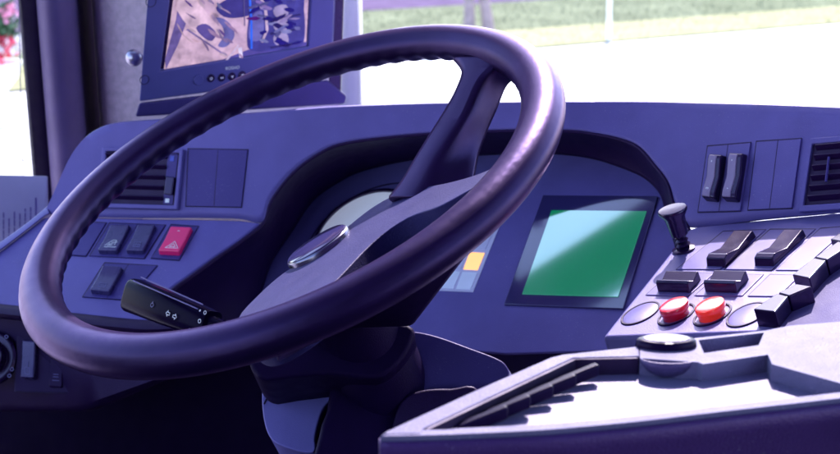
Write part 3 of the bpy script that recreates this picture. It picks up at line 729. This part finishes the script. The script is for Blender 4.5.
pq('picture_cushion', cr([(216, 8), (226, 0), (238, -6), (252, 2), (251, 14), (238, 18), (224, 17)], 3, True), (.045, .04, .24), .5, -.0020)
pq('picture_seat', cr([(251, -20), (300, -20), (304, 10), (305, 32), (301, 46), (280, 50), (252, 51), (247, 40), (249, 14)], 3, True), (.05, .05, .28), .55, -.0018)
pq('picture_seat', cr([(254, 14), (262, 12), (264, 28), (260, 40), (250, 40), (249, 28)], 3, True), (.16, .15, .46), .55, -.0014)
pq('picture_line', [(261, 42), (266, 30), (264, 8), (256, -10), (259, -10), (267, 8), (268.5, 30), (263, 43)], (.62, .45, .60), .6, -.0012)
for yy in (8, 22, 36):
    pq('picture_fold', cr([(274, yy), (286, yy-3), (288, yy+7), (276, yy+9)], 3, True), (.42, .34, .58), .5, -.0011)
    pq('picture_fold', [(270, yy+11), (300, yy+6), (301, yy+7.5), (271, yy+13)], (.02, .02, .14), .4, -.0010)
pq('picture_bar', [(250.5, 49), (252.6, 49), (252.5, 20), (249.5, -20), (247.6, -20), (250.4, 20)], (.02, .12, .75), .8, -.0009)
pq('picture_line', [(243, -20), (244.2, -20), (245.2, 26), (244.2, 26)], (.10, .08, .25), .5, -.0009)
pq('picture_line', [(238, 48), (242, 47.5), (243, 59), (240, 60)], (.70, .62, .82), .7, -.0009)
pq('picture_line', [(224, 62), (238, 45), (239.5, 45.6), (226, 62.5)], (.62, .48, .66), .7, -.0009)
pq('picture_line', [(186, 30), (188, 29), (226, 55), (224.5, 56)], (.25, .18, .42), .5, -.0008)
rp_ = random.Random(11)
def sliver(cx, cy, L, w, ang, c, e, z):
    ca, sa = math.cos(ang), math.sin(ang); pts = []
    for t in range(10):
        a = t*math.pi/5; x, y = L*math.cos(a)*rp_.uniform(.75, 1.15), w*math.sin(a)*rp_.uniform(.6, 1.3); pts.append((cx+x*ca-y*sa, cy+x*sa+y*ca))
    pq('picture_patch', cr(pts, 2, True), c, e, z)
for i in range(34):
    x, y = rp_.uniform(252, 299), rp_.uniform(-6, 47); v = rp_.random()
    sliver(x, y, rp_.uniform(3, 9), rp_.uniform(.8, 2.4), rp_.uniform(-.7, .3), (.02+.30*v**3, .02+.25*v**3, .12+.42*v**2), .5, -.0007+i*1e-5)
for i in range(26):
    x, y = rp_.uniform(176, 246), rp_.uniform(-6, 58); v = rp_.random()
    sliver(x, y, rp_.uniform(3, 10), rp_.uniform(.6, 1.8), rp_.uniform(.4, 1.1), (.14+.5*v, .10+.34*v, .30+.24*v), .5, -.00035+i*1e-5)
pic = obj('screen', PB, PMATS[0][1], mon, flat=True)
for q in PMATS[1:]: pic.data.materials.append(q[1])
for px, py, r in ((198.3, 79.8, .0066), (210.7, 78.3, .005), (221.4, 77.6, .005), (231.7, 76.4, .005), (242, 75, .005)):
    bm = bmesh.new(); c = PM.at((px, py)); lathe(bm, c, PM.n, [(r, -.001), (r, .0008), (r-.0006, .0016), (r-.002, .0016)], 28)
    o = obj('monitor_button', bm, M['monitor' if r > .006 else 'black'], mon, angle=40)
    if r < .006:
        sc = Cell.__new__(Cell); sc.u = (PM.at((px+5, py-.7))-c).normalized(); sc.n = PM.n; sc.v = PM.n.cross(sc.u); sc.w = sc.l = .004; sc.sk = 0; sc.o = c + PM.n*.0018 - sc.u*.002 - sc.v*.002
        bm = bmesh.new(); strokes(bm, sc, SYM['ring'] if px < 215 else [[(.15, .75), (.85, .75), (.5, .2), (.15, .75)], [(.3, .6), (.7, .6)]] if px > 225 else [[(.15, .3), (.15, .75), (.5, .45), (.85, .75), (.85, .3)]], .0007, 0); obj('symbol', bm, M['ink'], o, flat=True)
for px, py, r in ((144.5, 80, .0058), (151, 2, .0062)):
    bm = bmesh.new(); ringmesh(bm, PM.at((px, py)), PM.n, r-.0006, r, -.001, .0004, 32); obj('screw_cover', bm, M['gap'], mon, flat=True)
# maker's lettering under the screen
def text(s, name, pl, px, py, width, m, parent, z=.0003, du=(1, 0)):
    cu = bpy.data.curves.new('txt', 'FONT'); cu.body = s; cu.align_x = 'CENTER'; cu.align_y = 'CENTER'; cu.extrude = .02; cu.resolution_u = 3
    t = bpy.data.objects.new('txt', cu); COL.objects.link(t); bpy.context.view_layer.update()
    me = bpy.data.meshes.new_from_object(t.evaluated_get(bpy.context.evaluated_depsgraph_get())); bpy.data.objects.remove(t)
    w = max(v.co.x for v in me.vertices)-min(v.co.x for v in me.vertices); k = width/w
    c = pl.at((px, py), z); u = (pl.at((px+du[0]*4, py+du[1]*4), z)-c).normalized(); v = pl.n.cross(u).normalized()
    for q in me.vertices: x, y, zz = q.co*k; q.co = c + u*x + v*y*1.05 + pl.n*(.0002 if zz > 0 else 0)
    return link(name, me, m, parent, flat=True)
text('ROSHO', 'lettering', PM, 232.5, 68.2, .0185, M['ink'], mon, du=(1, -.1))
# foot of the monitor standing on the dash top
bm = bmesh.new(); prism(bm, [PM.at(p, -.004) for p in [(135, 117), (345, 104), (347, 96), (328, 80), (139, 103)]], ray(240, 100)*.05); obj('stand', bm, M['knee'], mon, bevel=.003)
bm = bmesh.new(); prism(bm, [PM.at(p, -.006) for p in [(328, 100), (341, 98), (346, -60), (335, -60)]], ray(330, 60)*.04); obj('side_plate', bm, M['black'], mon, bevel=.002)
kc = P(134, 58, 1.60); bm = bmesh.new(); bmesh.ops.create_uvsphere(bm, u_segments=24, v_segments=16, radius=.0105, matrix=Matrix.Translation(kc))
tube(bm, [kc, kc+V((.03, .012, 0))], .004, 12)
obj('pivot_ball', bm, M['ball'], mon, angle=60)

# ------------------------------------------------------------------ windscreen pillar, side window
def vstrip(bm, cols, z0, z1):   # cols: (px, depth) at row y=60; vertical in the world
    rows = []
    pts = [P(px, 60, d) for px, d in cols]
    rows = [[V((p.x, p.y, z)) for p in pts] for z in (z0, (z0+z1)/2, z1)]
    grid(bm, rows)
pil = thing('window_pillar', 'violet front corner pillar with pinkish felt trim beside the side window', 'pillar', P(180, 120, 1.9))
bm = bmesh.new(); vstrip(bm, cr([(43, 1.80), (46, 1.77), (54, 1.755), (64, 1.76), (72, 1.785), (77, 1.85), (84, 1.98), (96, 2.02), (110, 2.02)], 4), 1.45, 3.0); obj('pillar_cover', bm, M['pillar'], pil, solid=.005, angle=60)
bm = bmesh.new(); vstrip(bm, cr([(99, 2.02), (101, 1.90), (105, 1.862), (114, 1.845), (160, 1.84), (250, 1.83), (330, 1.825), (342, 1.83)], 4), 1.45, 3.0); obj('felt_trim', bm, M['felt'], pil, solid=.005, angle=60)
bm = bmesh.new(); vstrip(bm, cr([(341, 1.826), (344, 1.815), (352, 1.812), (358, 1.82), (360, 1.85)], 4), 1.45, 3.0); obj('edge_strip', bm, M['pale'], pil, solid=.004, angle=60)
sw_ = thing('side_window', 'driver side window with dotted black edge band at far left', 'window', P(20, 150, 1.8))
bm = bmesh.new(); vstrip(bm, [(27.5, 1.80), (30, 1.785), (40, 1.78), (46, 1.79)], 1.45, 3.0); obj('rubber_seal', bm, M['seal'], sw_, solid=.006, angle=60)
def glass(name, tint, gl=.06):
    m = bpy.data.materials.new(name); m.use_nodes = True; nt = m.node_tree; nt.nodes.clear()
    o = nt.nodes.new('ShaderNodeOutputMaterial'); x = nt.nodes.new('ShaderNodeMixShader'); t = nt.nodes.new('ShaderNodeBsdfTransparent'); g = nt.nodes.new('ShaderNodeBsdfGlossy')
    f = nt.nodes.new('ShaderNodeFresnel'); f.inputs['IOR'].default_value = 1.25
    t.inputs['Color'].default_value = (*tint, 1); g.inputs['Roughness'].default_value = .02
    nt.links.new(f.outputs[0], x.inputs[0]); nt.links.new(t.outputs[0], x.inputs[1]); nt.links.new(g.outputs[0], x.inputs[2]); nt.links.new(x.outputs[0], o.inputs[0])
    return m
bm = bmesh.new(); vstrip(bm, [(-130, 1.55), (29, 1.805)], 1.75, 3.0); obj('pane', bm, glass('window_glass', (.97, .96, .98)), sw_)
# frit dots along the pane's edge
bm = bmesh.new(); a = P(31, 60, 1.80); b = P(-130, 60, 1.545); d = (b-a); d.z = 0; d.normalize(); nn = V((-d.y, d.x, 0))
if nn.y > 0: nn = -nn
for i in range(240):
    for j in range(7):
        z = 1.72 + i*.0034; r = .00145*(1-.12*j); c = V((a.x, a.y, z)) + d*(.001+j*.0034+(.0017 if i % 2 else 0)) + nn*.002
        vs = [bm.verts.new(c + d*(r*math.cos(k*math.pi/3)) + V((0, 0, r*math.sin(k*math.pi/3)))) for k in range(6)]; bm.faces.new(vs)
obj('frit_dots', bm, M['seal'], sw_, flat=True)
bm = bmesh.new(); tube(bm, [P(18, -40, 1.76), P(21, 110, 1.765), P(25, 230, 1.77)], .0006, 6); tube(bm, [P(-20, 161, 1.7), P(31, 160, 1.76)], .0006, 6); obj('heater_wire', bm, M['inkdim'], sw_)
PSN = Plane(20, 210, 1.66, (.25, .05, 1))
side = thing('door_card', 'lilac door card with a small printed notice below the side window', 'door card', P(10, 260, 1.66))
obj('panel_sheet', slab(PSN, [(-80, 330), (52, 330), (48, 176), (-80, 173)], 0, -.01), M['pale'], side, bevel=.002)
nt_ = obj('notice', slab(PSN, [(-30, 285), (40, 285), (47, 177), (-60, 174.5)], .0006, 0), mat('notice_film', (.56, .50, .68), .35, var=.05), side, flat=True)
bm = bmesh.new(); cell = Cell(PSN, (2, 262), (38, 262), (2, 205), .0006)
for c in range(7):
    y = 0
    x = .04+c*.15; top = .78 if c < 4 else .9 if c < 6 else 1.1
    while y < top:
        L = random.uniform(.03, .12); strokes(bm, cell, [[(x, y), (x, y+L)]], .0016 if c < 6 else .0022, .0003); y += L+random.uniform(.02, .04)
obj('notice_print', bm, mat('notice_ink', (.20, .15, .38), .5), side, flat=True)

# windscreen
bm = bmesh.new(); rows = []
for z, dy in ((1.6, 0), (2.05, -.02), (2.5, -.04), (3.1, -.10)):
    rows.append([V((x, y+dy, z)) for x, y in cr([(P(358, 60, 1.83).x, P(358, 60, 1.83).y), (.3, 1.84), (.9, 1.80), (1.8, 1.70)], 6)])
grid(bm, rows)
ws = obj('windscreen', bm, glass('windscreen_glass', (.985, .98, .99)), None); tag(ws, 'clear windscreen pane above the dashboard with grass verge beyond it', 'windscreen')

# unseen cab shell: floor, plus roof, beam and walls sized to shape the light
def shell(name, c, h, m):
    bm = bmesh.new(); boxv(bm, V(c), V((h[0], 0, 0)), V((0, h[1], 0)), V((0, 0, h[2]))); return struct(obj(name, bm, m, None, bevel=.01))
M['trim'] = mat('cab_trim', (.07, .05, .13), .8); M['ceil'] = mat('cab_ceiling_trim', (.12, .09, .26), .8)
shell('unseen_ceiling', (.25, -.04, 3.14), (1.45, 1.38, .03), M['ceil'])   # gap in front added so sky glare falls on the display
shell('unseen_ceiling', (-.98, 1.46, 3.14), (.22, .12, .03), M['ceil'])
shell('unseen_ceiling', (.90, 1.46, 3.14), (.80, .12, .03), M['ceil'])
shell('unseen_header_beam', (.25, 1.64, 3.13), (1.45, .06, .05), M['dark'])  # beam placed for the dark band mirrored in the display
shell('unseen_wall', (.25, -1.42, 2.05), (1.4, .03, 1.06), M['trim'])
shell('unseen_wall', (-1.17, -.10, 1.45), (.03, 1.25, .45), M['trim'])
shell('unseen_wall', (1.67, .0, 1.30), (.03, 1.35, .30), M['trim'])
shell('cab_floor', (.25, .2, .98), (1.45, 1.6, .03), mat('cab_floor_vinyl', (.012, .008, .03), .8, spec=.2))

# ------------------------------------------------------------------ outside
def gp(px, py, z=0):
    r = ray(px, py); t = (z-CZ)/r.z; return CAM + r*t
def sheet(name, pts, z, m, kind='structure'):
    bm = bmesh.new(); bm.faces.new([bm.verts.new(V((p[0], p[1], z))) for p in pts]); o = obj(name, bm, m, None, flat=True); o['kind'] = kind; return o
M['grass'] = mat('grass_green', (.165, .180, .122), .9, .4, 60, .2, spec=0, vscale=1.2)
M['strip'] = mat('dry_grass', (.31, .30, .18), .9, .4, 60, .15, spec=0, vscale=2)
M['road'] = mat('road_concrete', (.60, .57, .59), .8, .3, 200, .06, vscale=3)
M['pave'] = mat('far_pavement', (.12, .085, .15), .8, .3, 200, .2, spec=0, vscale=3)
sheet('ground', [(-150, -60), (150, -60), (150, 260), (-150, 260)], -.006, M['road'])
e0, e1 = gp(300, 66), gp(840, 22)
dr = (e1-e0); dr.z = 0; dr.normalize(); nr = V((-dr.y, dr.x, 0))
q0, q1 = e0-dr*6.0, e1+dr*60
def band(name, o0, o1, z, m, kind='structure'): return sheet(name, [q0+nr*o0, q1+nr*o0, q1+nr*o1, q0+nr*o1], z, m, kind)
sheet('road', [q0-nr*12-dr*20, q1-nr*12, q1-nr*.12, q0-nr*.12-dr*20], -.002, M['road'])
GW = (gp(500, 3.5)-e0).dot(nr); print('GW', GW)
band('grass', .0, GW, .012, M['grass'])
band('grass_edge', -.15, 1.3, .018, M['strip'])
band('pavement', GW, 24, .016, M['pave'])
# blades over the verge
bm = bmesh.new(); rn = random.Random(3)
for i in range(16000):
    s = rn.uniform(0, 26); t = rn.uniform(-.1, GW); c = q0+dr*s+nr*t; h = rn.uniform(.015, .04); a = rn.uniform(0, 6.28); w = .008
    x = V((math.cos(a), math.sin(a), 0))*w; l = V((rn.uniform(-.03, .03), rn.uniform(-.03, .03), 0))
    bm.faces.new([bm.verts.new(V((c.x, c.y, .012))-x), bm.verts.new(V((c.x, c.y, .012))+x), bm.verts.new(V((c.x, c.y, .012+h))+l)])
gr = obj('grass_blades', bm, M['grass'], None, flat=True); gr['kind'] = 'stuff'; tag(gr, 'short pale green grass on the verge beyond the road', 'grass')
# white post
b0 = gp(608.5, 42); bm = bmesh.new(); tube(bm, [b0, b0+V((-.02, 0, 1.2)), b0+V((-.04, 0, 2.5))], .028, 16)
po = obj('post', bm, mat('white_post_paint', (.8, .79, .8), .4, .1, 200, .05), None); tag(po, 'slim white metal post standing on the grass verge', 'post')
# twin-stemmed tree
tr = thing('tree', 'young tree with two slim pale trunks on the grass verge', 'tree', gp(478, 32))
bark = mat('pale_bark', (.34, .25, .26), .8, .6, 40, .2, vscale=12)
for x0, x1 in ((469, 469), (489, 484)):
    g0 = gp(x0, 33); dd = (g0-CAM).dot(FW); g1 = P(x1, 0, dd)
    bm = bmesh.new(); tp = g0 + (g1-g0)*3.4; tube(bm, [g0-V((0, 0, .05)), g0.lerp(g1, .5)+V((.006, 0, 0)), g1, g0+(g1-g0)*2.2, tp, tp+V((.05, 0, 5.5))], [.085, .072, .066, .06, .05, .02], 16); obj('trunk', bm, bark, tr)
bm = bmesh.new(); ctr = gp(478, 32)+V((0, 0, 7.6))
cl = [ctr + V((rn.gauss(0, .8), rn.gauss(0, .8), rn.gauss(0, .6))) for _ in range(40)]
for i in range(5000):
    c = rn.choice(cl) + V((rn.gauss(0, .25), rn.gauss(0, .25), rn.gauss(0, .22))); u = V((rn.gauss(0, 1), rn.gauss(0, 1), rn.gauss(0, 1))).normalized(); w = u.orthogonal().normalized()
    bm.faces.new([bm.verts.new(c+u*.06), bm.verts.new(c+w*.03), bm.verts.new(c-u*.06), bm.verts.new(c-w*.03)])
obj('crown', bm, mat('leaf_green', (.07, .12, .04), .6, var=.3), tr, flat=True)
# flower bowl seen through the side window
fb = gp(2, 128); dpt = (fb-CAM).dot(FW); k = dpt/F
pl_ = thing('flower_planter', 'white footed bowl planter of red and pink flowers seen through the side window', 'planter', fb)
up = V((0, 0, 1))
bm = bmesh.new(); lathe(bm, fb, up, [(11*k, 0), (11*k, 3*k), (5*k, 7*k), (5*k, 30*k), (9*k, 38*k), (19*k, 50*k), (23*k, 62*k), (25*k, 66*k), (22*k, 66*k), (19*k, 60*k)], 36)
obj('bowl', bm, mat('white_stone', (.78, .76, .77), .6, .2, 60, .06), pl_, angle=50)
for nm, cols, n in (('leaves', (.05, .12, .05), 500), ('red_blossom', (.62, .02, .08), 420), ('pink_blossom', (.75, .28, .42), 420), ('white_blossom', (.8, .76, .78), 260)):
    bm = bmesh.new(); rr_ = random.Random(len(nm))
    cs = [fb + V((rr_.uniform(-21, 24)*k, rr_.uniform(-12, 12)*k, rr_.uniform(68, 128)*k)) for _ in range(9)]
    for i in range(n):
        c = rr_.choice(cs) + V((rr_.gauss(0, 4)*k, rr_.gauss(0, 4)*k, rr_.gauss(0, 4)*k)); u = V((rr_.gauss(0, 1), rr_.gauss(0, 1), rr_.gauss(0, 1))).normalized(); w = u.orthogonal().normalized(); s = 3*k
        bm.faces.new([bm.verts.new(c+u*s), bm.verts.new(c+w*s), bm.verts.new(c-u*s), bm.verts.new(c-w*s)])
    obj(nm, bm, mat(nm, cols, .6, var=.2), pl_, flat=True)

# ------------------------------------------------------------------ light
SUN_AZ, SUN_EL = math.radians(12), math.radians(43)
sdv = V((math.sin(SUN_AZ)*math.cos(SUN_EL), math.cos(SUN_AZ)*math.cos(SUN_EL), math.sin(SUN_EL)))
sl = bpy.data.lights.new('sun', 'SUN'); sl.energy = 2.2; sl.angle = math.radians(.5); sl.color = (1, .95, .9)
so = bpy.data.objects.new('sun', sl); COL.objects.link(so); so.rotation_euler = (-sdv).to_track_quat('-Z', 'Y').to_euler(); so.location = (0, 0, 8)
W = bpy.data.worlds.new('World'); S.world = W; W.use_nodes = True
nt = W.node_tree; sk = nt.nodes.new('ShaderNodeTexSky'); sk.sky_type = 'NISHITA'; sk.sun_disc = False; sk.sun_elevation = SUN_EL; sk.sun_rotation = SUN_AZ
nt.links.new(sk.outputs[0], nt.nodes['Background'].inputs[0]); nt.nodes['Background'].inputs[1].default_value = .15
S.view_settings.view_transform = 'Standard'; S.view_settings.look = 'None'; S.view_settings.exposure = 2.38; S.view_settings.gamma = 1

for o in bpy.data.objects:
    if 'wl' in o: del o['wl']

S.cycles.caustics_reflective = False; S.cycles.caustics_refractive = False
